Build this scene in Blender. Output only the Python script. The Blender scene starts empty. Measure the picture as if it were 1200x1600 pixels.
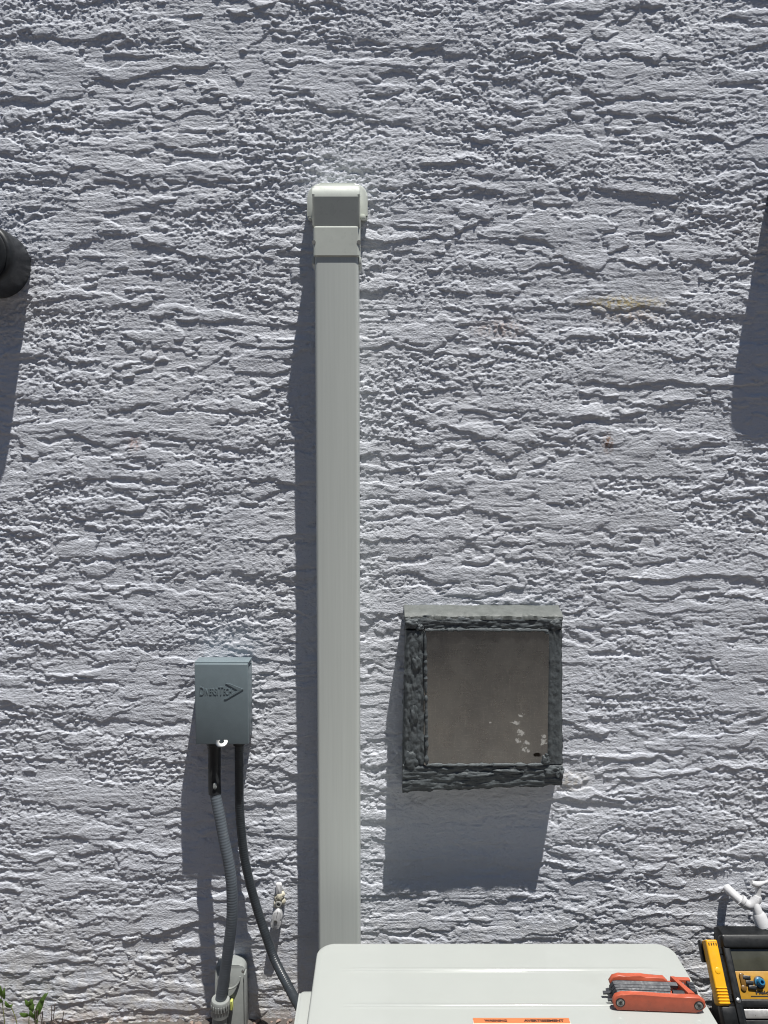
import bpy, bmesh, math, random
import numpy as np
from mathutils import Vector, Matrix

rng = random.Random(7)
scene = bpy.context.scene
COL = scene.collection

# ------------------------------------------------------------------ camera
cam_d = bpy.data.cameras.new('camera')
cam = bpy.data.objects.new('camera', cam_d)
COL.objects.link(cam)
cam.location = (0.0, -1.70, 1.295)
cam.rotation_euler = (math.radians(90 - 3.5), 0, 0)
cam_d.sensor_fit = 'VERTICAL'
cam_d.sensor_height = 36.0
cam_d.lens = 26.55
cam_d.clip_start = 0.02
cam_d.clip_end = 500
scene.camera = cam

# ------------------------------------------------------------------ sky and sun
SUN = Vector((0.80, -1.0, 5.0)).normalized()
world = bpy.data.worlds.new('World')
scene.world = world
world.use_nodes = True
wn = world.node_tree.nodes
wl = world.node_tree.links
bg = wn['Background']
sky = wn.new('ShaderNodeTexSky')
sky.sky_type = 'NISHITA'
sky.sun_disc = False
sky.air_density = 1.3
sky.dust_density = 0.3
sky.ozone_density = 3.0
sky.sun_elevation = math.asin(SUN.z)
sky.sun_rotation = math.atan2(SUN.x, SUN.y)
wl.new(sky.outputs[0], bg.inputs[0])
bg.inputs[1].default_value = 0.052

sun_d = bpy.data.lights.new('sun', 'SUN')
sun_d.energy = 5.0
sun_d.angle = math.radians(0.5)
sun_d.color = (1.0, 0.975, 0.93)
sun = bpy.data.objects.new('sun', sun_d)
sun.rotation_euler = SUN.to_track_quat('Z', 'Y').to_euler()
sun.location = (2, -3, 8)
COL.objects.link(sun)

scene.cycles.use_denoising = True
scene.cycles.denoising_prefilter = 'ACCURATE'
scene.cycles.pixel_filter_type = 'BLACKMAN_HARRIS'
scene.cycles.filter_width = 1.1
scene.view_settings.view_transform = 'Standard'
scene.view_settings.look = 'None'
scene.view_settings.exposure = 0.19
scene.view_settings.gamma = 1.0
scene.view_settings.use_curve_mapping = False


# ------------------------------------------------------------------ materials
class NT:
    def __init__(self, name):
        self.m = bpy.data.materials.new(name)
        self.m.use_nodes = True
        self.t = self.m.node_tree
        self.b = self.t.nodes['Principled BSDF']
        self.co = None

    def n(self, kind, **kw):
        nd = self.t.nodes.new(kind)
        for k, v in kw.items():
            setattr(nd, k, v)
        return nd

    def l(self, a, b):
        self.t.links.new(a, b)

    def coord(self, scale=(1, 1, 1)):
        if self.co is None:
            self.co = self.n('ShaderNodeNewGeometry')
        mp = self.n('ShaderNodeMapping')
        mp.inputs['Scale'].default_value = scale
        self.l(self.co.outputs['Position'], mp.inputs[0])
        return mp.outputs[0]

    def noise(self, scale, detail=4, rough=0.55, stretch=(1, 1, 1)):
        nz = self.n('ShaderNodeTexNoise')
        nz.inputs['Scale'].default_value = scale
        nz.inputs['Detail'].default_value = detail
        nz.inputs['Roughness'].default_value = rough
        self.l(self.coord(stretch), nz.inputs['Vector'])
        return nz.outputs['Fac']

    def ramp(self, fac, stops):
        r = self.n('ShaderNodeValToRGB')
        e = r.color_ramp.elements
        while len(e) < len(stops):
            e.new(0.5)
        for i, (p, c) in enumerate(stops):
            e[i].position = p
            e[i].color = (c[0], c[1], c[2], 1) if not isinstance(c, (int, float)) else (c, c, c, 1)
        self.l(fac, r.inputs[0])
        return r.outputs[0]

    def mix(self, fac, a, b, mode='MIX'):
        x = self.n('ShaderNodeMix', data_type='RGBA', blend_type=mode)
        for s, v in ((x.inputs[0], fac), (x.inputs[6], a), (x.inputs[7], b)):
            if isinstance(v, (int, float)):
                s.default_value = v
            elif isinstance(v, tuple):
                s.default_value = (v[0], v[1], v[2], 1)
            else:
                self.l(v, s)
        return x.outputs[2]

    def bump(self, fac, strength, dist):
        bp = self.n('ShaderNodeBump')
        bp.inputs['Strength'].default_value = strength
        bp.inputs['Distance'].default_value = dist
        self.l(fac, bp.inputs['Height'])
        prev = self.b.inputs['Normal']
        if prev.is_linked:
            self.l(prev.links[0].from_socket, bp.inputs['Normal'])
        self.l(bp.outputs[0], prev)

    def color(self, c):
        s = self.b.inputs['Base Color']
        if isinstance(c, tuple):
            s.default_value = (c[0], c[1], c[2], 1)
        else:
            self.l(c, s)

    def rough(self, r):
        s = self.b.inputs['Roughness']
        if isinstance(r, (int, float)):
            s.default_value = r
        else:
            self.l(r, s)


def plain(name, col, rough=0.45, var=0.10, nscale=25, bump=0.0, bscale=300, metal=0.0, spec=0.5, dirt=None, stretch=(1, 1, 1), rvar=0.08):
    """painted / plastic surface with slight mottling, uneven gloss and optional grime"""
    k = NT(name)
    f = k.noise(nscale, 5, 0.6, stretch)
    lo = tuple(c * (1 - var) for c in col)
    hi = tuple(min(1, c * (1 + var)) for c in col)
    c = k.ramp(f, [(0.3, lo), (0.7, hi)])
    if dirt:
        d = k.noise(dirt[1], 6, 0.65)
        dm = k.ramp(d, [(dirt[2], 0.0), (min(1, dirt[2] + 0.18), dirt[3])])
        c = k.mix(dm, c, dirt[0])
    k.color(c)
    r = k.ramp(k.noise(nscale * 2.3, 3), [(0.3, max(0, rough - rvar)), (0.7, min(1, rough + rvar))])
    k.rough(r)
    k.b.inputs['Metallic'].default_value = metal
    k.b.inputs['Specular IOR Level'].default_value = spec
    if bump:
        k.bump(k.noise(bscale, 4), 0.6, bump)
    return k.m


M = {}
# stucco paint
k = NT('stucco_paint')
base = k.ramp(k.noise(2.2, 4), [(0.3, (0.675, 0.70, 0.765)), (0.7, (0.72, 0.738, 0.79))])
sp = k.ramp(k.noise(14, 6, 0.7), [(0.60, 0.0), (0.78, 0.55)])
base = k.mix(sp, base, (0.76, 0.76, 0.76))
dust = k.ramp(k.noise(55, 5, 0.7, (0.5, 1, 1.6)), [(0.66, 0.0), (0.80, 0.5)])
base = k.mix(dust, base, (0.55, 0.53, 0.53))
warm = k.ramp(k.noise(38, 5, 0.75), [(0.64, 0.0), (0.76, 0.45)])
base = k.mix(warm, base, (0.72, 0.68, 0.60))
old = k.ramp(k.noise(0.9, 5, 0.6, (1, 1, 0.5)), [(0.42, 0.0), (0.62, 0.35)])
base = k.mix(old, base, (0.68, 0.69, 0.71))


def spot(k, centre, radii, lo=0.35, hi=1.0):
    mp = k.n('ShaderNodeMapping')
    mp.inputs['Location'].default_value = tuple(-c / r for c, r in zip(centre, radii))
    mp.inputs['Scale'].default_value = tuple(1 / r for r in radii)
    if k.co is None:
        k.co = k.n('ShaderNodeNewGeometry')
    k.l(k.co.outputs['Position'], mp.inputs[0])
    g = k.n('ShaderNodeTexGradient', gradient_type='SPHERICAL')
    k.l(mp.outputs[0], g.inputs[0])
    return g.outputs['Fac']


def stain(k, c, col, centre, radii, amount, nscale=120, soft=True):
    s = spot(k, centre, radii) if soft else k.ramp(spot(k, centre, radii), [(0.25, 0.0), (0.42, 1.0)])
    m = k.n('ShaderNodeMath', operation='MULTIPLY')
    k.l(s, m.inputs[0])
    k.l(k.ramp(k.noise(nscale, 4, 0.7), [(0.42, 0.0), (0.58, 1.0)]), m.inputs[1])
    m2 = k.n('ShaderNodeMath', operation='MULTIPLY')
    k.l(m.outputs[0], m2.inputs[0])
    m2.inputs[1].default_value = amount
    return k.mix(m2.outputs[0], c, col)


base = stain(k, base, (0.62, 0.52, 0.30), (0.53, -0.005, 1.655), (0.12, 0.1, 0.022), 1.5)
base = stain(k, base, (0.62, 0.50, 0.40), (0.55, -0.005, 1.625), (0.10, 0.1, 0.02), 0.8)
base = stain(k, base, (0.30, 0.15, 0.07), (0.502, -0.005, 1.345), (0.016, 0.1, 0.03), 1.3, 200)
base = stain(k, base, (0.50, 0.27, 0.20), (-0.56, -0.005, 1.345), (0.018, 0.1, 0.025), 0.9, 200)
base = stain(k, base, (0.60, 0.50, 0.30), (0.43, -0.005, 0.57), (0.06, 0.1, 0.03), 0.45)
base = stain(k, base, (0.62, 0.50, 0.45), (0.26, -0.005, 1.60), (0.08, 0.1, 0.03), 0.9)
base = stain(k, base, (0.42, 0.33, 0.27), (0.0, 0.0, -0.015), (6.0, 1.0, 0.045), 1.0, 40)
base = stain(k, base, (0.64, 0.61, 0.56), (0.0, 0.0, 0.0), (6.0, 1.0, 0.30), 0.7, 25)
k.color(base)
k.rough(0.72)
k.b.inputs['Specular IOR Level'].default_value = 0.12
k.bump(k.noise(420, 3, 0.6, (0.45, 1, 1)), 0.7, 0.0026)
k.bump(k.ramp(k.noise(230, 3, 0.6, (0.6, 1, 1.2)), [(0.34, 0.0), (0.48, 1.0)]), 0.45, 0.0016)
M['stucco'] = k.m

k = NT('masonry_core')
k.color(k.ramp(k.noise(6, 4), [(0.3, (0.30, 0.29, 0.28)), (0.7, (0.36, 0.35, 0.33))]))
k.rough(0.9)
M['core'] = k.m

k = NT('gravel_soil')
c = k.ramp(k.noise(60, 8, 0.75), [(0.25, (0.058, 0.046, 0.04)), (0.5, (0.115, 0.098, 0.088)), (0.75, (0.20, 0.172, 0.155))])
c = k.mix(k.ramp(k.noise(1.3, 4), [(0.35, 0.0), (0.65, 0.6)]), c, (0.105, 0.098, 0.092))
k.color(c)
k.rough(0.95)
k.bump(k.noise(160, 6, 0.7), 0.8, 0.006)
M['soil'] = k.m
M['pebble'] = plain('pebble_stone', (0.22, 0.165, 0.14), 0.85, 0.5, 45)

# line cover plastic with faint vertical streaks
k = NT('cover_plastic')
f = k.noise(30, 4, 0.6, (6, 6, 0.12))
c = k.ramp(f, [(0.3, (0.60, 0.63, 0.59)), (0.7, (0.65, 0.68, 0.64))])
c = k.mix(k.ramp(k.noise(90, 5, 0.7, (3, 3, 0.2)), [(0.62, 0.0), (0.75, 0.25)]), c, (0.5, 0.50, 0.48))
k.color(c)
k.rough(0.42)
k.bump(f, 0.12, 0.001)
M['cover'] = k.m
M['cap'] = plain('cap_plastic', (0.66, 0.69, 0.63), 0.32, 0.04, 30)
M['notch'] = plain('notch_shadow_plastic', (0.22, 0.22, 0.21), 0.6)
M['boxgrey'] = plain('box_grey_paint', (0.185, 0.23, 0.25), 0.42, 0.06, 40, 0.0004, 500, dirt=((0.3, 0.31, 0.31), 30, 0.62, 0.3))
M['zinc'] = plain('zinc_plated_metal', (0.42, 0.42, 0.41), 0.42, 0.15, 80, metal=1.0)
M['black'] = plain('black_plastic', (0.018, 0.020, 0.022), 0.42, 0.25, 60, dirt=((0.10, 0.095, 0.085), 40, 0.58, 0.5))
M['hosegrey'] = plain('grey_hose_vinyl', (0.105, 0.122, 0.14), 0.5, 0.12, 60, dirt=((0.25, 0.25, 0.25), 50, 0.6, 0.4))
M['hosedark'] = plain('dark_hose_vinyl', (0.035, 0.041, 0.047), 0.36, 0.2, 60, dirt=((0.12, 0.12, 0.12), 50, 0.6, 0.35))
M['conduit'] = plain('conduit_grey_pvc', (0.27, 0.285, 0.275), 0.5, 0.10, 50, 0.0003, 400, dirt=((0.42, 0.41, 0.38), 35, 0.55, 0.5))
M['yellowtag'] = plain('yellow_green_tag', (0.55, 0.58, 0.16), 0.5)
M['paintwhite'] = plain('painted_white', (0.60, 0.60, 0.61), 0.5, 0.06, 60, 0.0005, 250)
M['caulk'] = plain('old_caulk', (0.60, 0.565, 0.45), 0.7, 0.12, 120, 0.001, 200)
M['unit'] = plain('unit_white_enamel', (0.40, 0.417, 0.395), 0.11, 0.012, 12, dirt=((0.365, 0.375, 0.35), 9, 0.60, 0.3), rvar=0.025)
M['unitdark'] = plain('unit_dark_grille', (0.05, 0.05, 0.05), 0.5)
M['stickerw'] = plain('sticker_white', (0.80, 0.80, 0.78), 0.4)
M['stickero'] = plain('sticker_orange', (0.62, 0.19, 0.075), 0.4, 0.05)
M['ink'] = plain('black_ink', (0.015, 0.012, 0.012), 0.5)
M['orange'] = plain('orange_red_nylon', (0.47, 0.098, 0.05), 0.42, 0.10, 70, 0.0003, 500, dirt=((0.25, 0.09, 0.06), 60, 0.58, 0.5))
M['steelblk'] = plain('black_oxide_steel', (0.045, 0.048, 0.055), 0.5, 0.2, 90, metal=0.1, spec=0.3)
M['yellow'] = plain('yellow_plastic', (0.80, 0.40, 0.012), 0.38, 0.07, 50, dirt=((0.35, 0.2, 0.03), 45, 0.6, 0.5))
M['yellowp'] = plain('yellow_panel', (0.42, 0.22, 0.02), 0.35, 0.08, 50, dirt=((0.25, 0.15, 0.03), 40, 0.58, 0.5))
M['blackm'] = plain('machine_black_rubber', (0.011, 0.012, 0.013), 0.42, 0.3, 60, spec=0.3, dirt=((0.06, 0.058, 0.052), 45, 0.64, 0.4))
M['screen'] = plain('dark_display', (0.055, 0.055, 0.042), 0.12, 0.2, 25)
M['grey'] = plain('grey_satin_metal', (0.45, 0.44, 0.42), 0.35, 0.1, 60, metal=0.6)
M['darkamber'] = plain('dark_amber_plastic', (0.16, 0.085, 0.02), 0.3)
M['blue'] = plain('blue_cap_plastic', (0.025, 0.16, 0.30), 0.25)
M['siding'] = plain('sky_blocker_siding', (0.11, 0.10, 0.11), 0.8, 0.12, 8)  # surface of the added house that holds back sky light
M['leaf'] = plain('leaf_green', (0.22, 0.36, 0.09), 0.5, 0.3, 90)
M['stem'] = plain('stem_green_brown', (0.19, 0.20, 0.07), 0.7, 0.3, 90)
M['drystem'] = plain('dry_stem', (0.20, 0.16, 0.14), 0.85, 0.35, 90)

# thick dark grey paint on the vent frame
k = NT('thick_grey_paint')
f = k.noise(70, 6, 0.65)
k.color(k.ramp(f, [(0.3, (0.070, 0.081, 0.087)), (0.7, (0.125, 0.138, 0.142))]))
k.rough(k.ramp(k.noise(45, 4), [(0.3, 0.40), (0.7, 0.62)]))
k.b.inputs['Specular IOR Level'].default_value = 0.4
k.bump(k.noise(140, 5, 0.65, (1, 1, 0.7)), 0.35, 0.005)
M['thickpaint'] = k.m

M['weathered'] = plain('sunlit_top_grey_paint', (0.135, 0.145, 0.138), 0.55, 0.15, 60, 0.002, 120)  # frame grey made paler so the sunlit top looks brighter
# galvanised sheet, dull and scratched
k = NT('galvanised_sheet')
c = k.ramp(k.noise(11, 6, 0.65, (1, 1, 0.7)), [(0.3, (0.36, 0.365, 0.36)), (0.7, (0.55, 0.555, 0.52))])
sc = k.ramp(k.noise(260, 3, 0.7, (0.12, 1, 1)), [(0.56, 0.0), (0.72, 0.4)])
c = k.mix(sc, c, (0.70, 0.69, 0.64))
sc2 = k.ramp(k.noise(230, 3, 0.7, (1, 1, 0.1)), [(0.58, 0.0), (0.74, 0.35)])
c = k.mix(sc2, c, (0.70, 0.69, 0.64))
sc3 = k.ramp(k.noise(330, 2, 0.6), [(0.58, 0.0), (0.68, 0.6)])
c = k.mix(sc3, c, (0.72, 0.71, 0.66))
SPOTS = ((0.305, 0.703, .013, .012, 5), (0.316, 0.679, .013, .009, 1.4), (0.355, 0.685, .011, .018, 5),
                             (0.312, 0.664, .011, .012, 1.3), (0.297, 0.684, .014, .008, 4), (0.292, 0.725, .016, .008, 3.2),
                             (0.305, 0.742, .009, .009, 1.2), (0.235, 0.725, .006, .006, 3), (0.32, 0.662, .007, .006, 3))
tot = None
for (cx, cz, rx, rz, am) in SPOTS:
    q_ = spot(k, (cx, -0.05, cz), (rx, .1, rz))
    if tot is None:
        tot = q_
    else:
        ad = k.n('ShaderNodeMath', operation='MAXIMUM')
        k.l(tot, ad.inputs[0])
        k.l(q_, ad.inputs[1])
        tot = ad.outputs[0]
pw = k.n('ShaderNodeMath', operation='ADD')
k.l(tot, pw.inputs[0])
k.l(k.ramp(k.noise(170, 4, 0.7), [(0.36, 0.0), (0.66, 0.9)]), pw.inputs[1])
splash = k.ramp(pw.outputs[0], [(0.92, 0.0), (1.10 / 1.1, 0.75)])
splash = k.mix(k.ramp(tot, [(0.05, 0.0), (0.2, 1.0)]), (0, 0, 0), splash)
c = k.mix(splash, c, (0.72, 0.71, 0.66))
c = stain(k, c, (0.04, 0.035, 0.03), (0.342, -0.05, 0.6525), (0.011, .1, 0.0055), 5, 60)
k.color(c)
k.rough(k.ramp(k.noise(20, 5), [(0.3, 0.24), (0.7, 0.34)]))
mt = k.n('ShaderNodeMath', operation='SUBTRACT')
mt.inputs[0].default_value = 0.97
mt.use_clamp = True
k.l(splash, mt.inputs[1])
k.l(mt.outputs[0], k.b.inputs['Metallic'])
k.bump(k.noise(300, 3, 0.6, (0.1, 1, 1)), 0.10, 0.0006)
M['galv'] = k.m


# ------------------------------------------------------------------ helpers
ROOT = {}


def thing(name, label, cat, loc=(0, 0, 0), group=None):
    o = bpy.data.objects.new(name, None)
    o.empty_display_size = 0.05
    COL.objects.link(o)
    o.location = loc
    o['label'] = label
    o['category'] = cat
    if group:
        o['group'] = group
    ROOT[o] = Vector(loc)
    return o


def obj(name, bm, mat, parent=None, smooth=True, angle=40):
    """link a bmesh given in world coordinates as one object"""
    org = ROOT[parent] if parent is not None else Vector((0, 0, 0))
    bmesh.ops.translate(bm, verts=bm.verts, vec=-org)
    me = bpy.data.meshes.new(name)
    bmesh.ops.recalc_face_normals(bm, faces=bm.faces)
    if smooth:
        for f in bm.faces:
            f.smooth = True
        for e in bm.edges:
            if len(e.link_faces) == 2 and e.calc_face_angle(0) > math.radians(angle):
                e.smooth = False
    bm.to_mesh(me)
    bm.free()
    me.materials.append(M[mat] if isinstance(mat, str) else mat)
    o = bpy.data.objects.new(name, me)
    COL.objects.link(o)
    if parent is not None:
        o.parent = parent
    ROOT[o] = org
    return o


def tag(o, label, cat, group=None):
    o['label'] = label
    o['category'] = cat
    if group:
        o['group'] = group
    return o


def box(bm, lo, hi, bev=0.0, seg=2, mat=None):
    r = bmesh.ops.create_cube(bm, size=1.0)
    vs = r['verts']
    for v in vs:
        v.co = Vector([lo[i] + (v.co[i] + 0.5) * (hi[i] - lo[i]) for i in range(3)])
    if bev:
        es = list({e for v in vs for e in v.link_edges})
        rb = bmesh.ops.bevel(bm, geom=es, offset=bev, segments=seg, profile=0.5, affect='EDGES')
        vs = list({v for f in rb['faces'] for v in f.verts} | {v for v in vs if v.is_valid})
    if mat is not None:
        bmesh.ops.transform(bm, matrix=mat, verts=vs)
    return vs


def B(lo, hi, bev=0.0, seg=2, mat=None):
    bm = bmesh.new()
    box(bm, lo, hi, bev, seg, mat)
    return bm


def prism(bm, pts, axis, a, b, bev=0.0, seg=2, mat=None):
    """extrude a 2-D outline along axis (0=x 1=y 2=z) from a to b; pts are the two remaining coordinates in order"""
    def mk(p, t):
        c = [0, 0, 0]
        o = [i for i in range(3) if i != axis]
        c[o[0]], c[o[1]], c[axis] = p[0], p[1], t
        return bm.verts.new(c)
    A_ = [mk(p, a) for p in pts]
    B_ = [mk(p, b) for p in pts]
    n = len(pts)
    fs = [bm.faces.new(A_), bm.faces.new(B_[::-1])]
    for i in range(n):
        fs.append(bm.faces.new((A_[i], B_[i], B_[(i + 1) % n], A_[(i + 1) % n])))
    vs = A_ + B_
    if bev:
        es = [e for f in fs[:2] for e in f.edges]
        rb = bmesh.ops.bevel(bm, geom=es, offset=bev, segments=seg, profile=0.5, affect='EDGES')
        vs = list({v for f in rb['faces'] for v in f.verts} | {v for v in vs if v.is_valid})
    if mat is not None:
        bmesh.ops.transform(bm, matrix=mat, verts=vs)
    return vs


def arc(cx, cy, r, a0, a1, n):
    return [(cx + r * math.cos(math.radians(a0 + (a1 - a0) * i / n)), cy + r * math.sin(math.radians(a0 + (a1 - a0) * i / n))) for i in range(n + 1)]


def rrect(x0, x1, y0, y1, r, n=5):
    if isinstance(r, (int, float)):
        r = (r,) * 4
    return (arc(x1 - r[0], y1 - r[0], r[0], 0, 90, n) + arc(x0 + r[1], y1 - r[1], r[1], 90, 180, n) +
            arc(x0 + r[2], y0 + r[2], r[2], 180, 270, n) + arc(x1 - r[3], y0 + r[3], r[3], 270, 360, n))


def lathe(bm, prof, centre, axis, n=32, cap=True):
    """revolve (t, r) profile about axis through centre"""
    ax = Vector(axis).normalized()
    q = ax.to_track_quat('Z', 'Y')
    rings = []
    for t, r in prof:
        ring = []
        for i in range(n):
            a = 2 * math.pi * i / n
            p = q @ Vector((r * math.cos(a), r * math.sin(a), t)) + Vector(centre)
            ring.append(bm.verts.new(p))
        rings.append(ring)
    for a, b in zip(rings, rings[1:]):
        for i in range(n):
            bm.faces.new((a[i], a[(i + 1) % n], b[(i + 1) % n], b[i]))
    if cap:
        bm.faces.new(rings[0][::-1])
        bm.faces.new(rings[-1])


def L(prof, centre, axis, n=32):
    bm = bmesh.new()
    lathe(bm, prof, centre, axis, n)
    return bm


def spline(pts, step):
    """Catmull-Rom through pts, resampled every step metres"""
    P = [Vector(p) for p in pts]
    P = [P[0] * 2 - P[1]] + P + [P[-1] * 2 - P[-2]]
    out = []
    for i in range(1, len(P) - 2):
        n = max(2, int((P[i + 1] - P[i]).length / step))
        for j in range(n):
            t = j / n
            a, b, c, d = P[i - 1], P[i], P[i + 1], P[i + 2]
            out.append(0.5 * ((2 * b) + (c - a) * t + (2 * a - 5 * b + 4 * c - d) * t * t + (3 * b - a - 3 * c + d) * t ** 3))
    out.append(P[-2])
    return out


def tube(bm, path, rad, n=16, cap=True):
    """rad: number or function of arc length"""
    s = 0.0
    prev = None
    up = None
    rings = []
    for i, p in enumerate(path):
        t = (path[min(i + 1, len(path) - 1)] - path[max(i - 1, 0)]).normalized()
        if up is None:
            up = t.orthogonal().normalized()
        up = (up - t * up.dot(t)).normalized()
        side = t.cross(up)
        if prev is not None:
            s += (p - prev).length
        prev = p
        r = rad(s) if callable(rad) else rad
        rings.append([bm.verts.new(p + (up * math.cos(2 * math.pi * j / n) + side * math.sin(2 * math.pi * j / n)) * r) for j in range(n)])
    for a, b in zip(rings, rings[1:]):
        for i in range(n):
            bm.faces.new((a[i], a[(i + 1) % n], b[(i + 1) % n], b[i]))
    if cap:
        bm.faces.new(rings[0][::-1])
        bm.faces.new(rings[-1])


def T(pts, rad, step=0.01, n=14):
    bm = bmesh.new()
    tube(bm, spline(pts, step), rad, n)
    return bm


def lettering(name, text, size, depth, mat, matrix, parent, width=None, bold=0.0):
    cu = bpy.data.curves.new(name, 'FONT')
    cu.body = text
    cu.size = size
    cu.extrude = depth
    cu.offset = bold
    cu.resolution_u = 3
    tmp = bpy.data.objects.new(name + '_source', cu)
    COL.objects.link(tmp)
    dg = bpy.context.evaluated_depsgraph_get()
    me = bpy.data.meshes.new_from_object(tmp.evaluated_get(dg))
    bpy.data.objects.remove(tmp)
    bpy.data.curves.remove(cu)
    bm = bmesh.new()
    bm.from_mesh(me)
    bpy.data.meshes.remove(me)
    if width:
        xs = [v.co.x for v in bm.verts]
        s = width / (max(xs) - min(xs))
        x0 = min(xs)
        for v in bm.verts:
            v.co.x = (v.co.x - x0) * s
    bmesh.ops.transform(bm, matrix=matrix, verts=bm.verts)
    return obj(name, bm, mat, parent, smooth=False)


FACE = Matrix(((1, 0, 0, 0), (0, 0, -1, 0), (0, 1, 0, 0), (0, 0, 0, 1)))   # text plane facing -y


def grid_mesh(name, X, Y, Z):
    """quad grid from 2-D coordinate arrays"""
    nz, nx = X.shape
    co = np.stack([X, Y, Z], -1).reshape(-1, 3).astype(np.float32)
    i = np.arange(nz * nx).reshape(nz, nx)
    q = np.stack([i[:-1, :-1], i[:-1, 1:], i[1:, 1:], i[1:, :-1]], -1).reshape(-1, 4).astype(np.int32)
    me = bpy.data.meshes.new(name)
    me.vertices.add(len(co))
    me.vertices.foreach_set('co', co.ravel())
    me.loops.add(q.size)
    me.loops.foreach_set('vertex_index', q.ravel())
    me.polygons.add(len(q))
    me.polygons.foreach_set('loop_start', np.arange(0, q.size, 4, dtype=np.int32))
    me.polygons.foreach_set('loop_total', np.full(len(q), 4, dtype=np.int32))
    me.polygons.foreach_set('use_smooth', np.ones(len(q), dtype=bool))
    me.update(calc_edges=True)
    return me


# ------------------------------------------------------------------ stucco wall (real relief)
NX, NZ = 900, 1360
DX, DZ = 0.0022, 0.00175          # relief sampling
WX, WZ = NX * DX, NZ * DZ
R = np.random.default_rng(11)
fx = np.fft.rfftfreq(NX, DX)[None, :]
fz = np.fft.fftfreq(NZ, DZ)[:, None]


def gn(lx, lz, slope=0.0):
    """periodic Gaussian noise, correlation lengths in metres, unit deviation; slope tilts the streaks"""
    w = np.fft.rfft2(R.standard_normal((NZ, NX)))
    fzz = fz - slope * fx
    n = np.fft.irfft2(w * np.exp(-2 * (math.pi ** 2) * ((lx * fx) ** 2 + (lz * fzz) ** 2)), s=(NZ, NX))
    n -= n.mean()
    return n / n.std()


def sm(a, lx, lz):
    return np.fft.irfft2(np.fft.rfft2(a) * np.exp(-2 * (math.pi ** 2) * ((lx * fx) ** 2 + (lz * fz) ** 2)), s=(NZ, NX))


def step(n, t, w):
    return 1 / (1 + np.exp(-np.clip((n - t) / w, -30, 30)))


def warp(a, ux, uz):
    """shift the field by ux, uz (metres), bilinear"""
    jx = np.arange(NX)[None, :] + ux / DX
    jz = np.arange(NZ)[:, None] + uz / DZ
    x0 = np.floor(jx).astype(int); z0 = np.floor(jz).astype(int)
    tx = jx - x0; tz = jz - z0
    x0 %= NX; z0 %= NZ
    x1 = (x0 + 1) % NX; z1 = (z0 + 1) % NZ
    return (a[z0, x0] * (1 - tx) + a[z0, x1] * tx) * (1 - tz) + (a[z1, x0] * (1 - tx) + a[z1, x1] * tx) * tz


def stucco():
    zz = np.arange(NZ)[:, None] * DZ - 0.06
    low = step(0.0 * zz + (0.35 - zz), 0, 0.10)            # near the ground the strokes are broader and flatter
    rag = gn(0.0042, 0.0028) * 0.55 + gn(0.0020, 0.0016) * 0.65
    dens = gn(0.16, 0.12)                                    # how densely the strokes were laid
    rough = step(gn(0.07, 0.036), 0.15, 0.35) * (1 - 0.5 * low)
    wx = gn(0.014, 0.012) * 0.005
    wz = gn(0.013, 0.014) * 0.0030 + gn(0.0055, 0.0045) * 0.0013
    h = np.zeros((NZ, NX))
    for lx, lz, t, Hh, rg, sl in ((0.062, 0.0120, 0.25, 0.0036, 0.10, 0.06), (0.030, 0.0075, 1.0, 0.0034, 0.14, -0.05),
                                  (0.015, 0.0052, 1.15, 0.0030, 0.20, 0.09), (0.009, 0.0042, 1.25, 0.0026, 0.24, -0.1)):
        n = warp(gn(lx, lz, sl), wx, wz) + rg * rag + 0.22 * dens
        m = step(n, t, 0.032)
        top = np.clip(n - t, 0, 1.6)
        h = h * (1 - 0.7 * m) + m * (0.80 * Hh * (0.45 + 0.70 * step(gn(0.04, 0.02), 0, 0.6)) + 0.00045 * top)
    # long wavy shelves where one pass of the float ended over the next
    for per, amp, sd in ((0.075, 0.0026, 0.022), (0.046, 0.0019, 0.014)):
        ph = (zz + sd * gn(0.10, 0.05) + 0.006 * gn(0.025, 0.03) + 0.0035 * gn(0.010, 0.012) + 0.0009 * rag) / per
        fr = ph - np.floor(ph)
        on = np.clip(gn(0.075, 0.028) - 0.35, 0, 1.0)
        h += amp * on * (np.clip(1 - fr / 0.55, 0, 1) ** 1.3) * step(fr, 0.012, 0.006)
    plate = step(h, 0.0020, 0.0006)
    c1 = gn(0.0036, 0.0026) + 0.3 * rag
    h += rough * 0.0019 * step(c1, 0.95, 0.10) * (1 - 0.55 * plate)
    c2 = gn(0.0023, 0.0018)
    h += (0.15 + 0.85 * rough) * (1 - 0.35 * plate) * 0.0013 * step(c2, 0.65, 0.18)
    h += (0.45 + 0.55 * rough) * (1 - 0.4 * plate) * 0.00033 * gn(0.0013, 0.0011)
    drag = gn(0.020, 0.0017, 0.03)
    h += (1 - 0.7 * rough) * 0.00026 * drag * (1 - 0.4 * plate) + 0.00014 * gn(0.006, 0.0014)
    # sweeps of the float in other directions, in patches
    for sl_ in (0.35, -0.30):
        h += 0.00022 * gn(0.018, 0.0017, sl_) * step(gn(0.05, 0.03), 1.0, 0.2)
    h += 0.0007 * gn(0.14, 0.11)
    return h * (0.84 + 0.08 * np.clip(zz, 0, 2.3))


H = stucco()
H = H - np.median(H) + 0.0005


def axis(lo, hi, d, far_lo, far_hi):
    a = list(np.arange(lo, hi, d))
    s, p = d, lo
    left = []
    while p > far_lo:
        s *= 1.35
        p -= s
        left.append(max(p, far_lo))
    s, p = d, a[-1]
    right = []
    while p < far_hi:
        s *= 1.35
        p += s
        right.append(min(p, far_hi))
    return np.array(left[::-1] + a + right)


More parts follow.
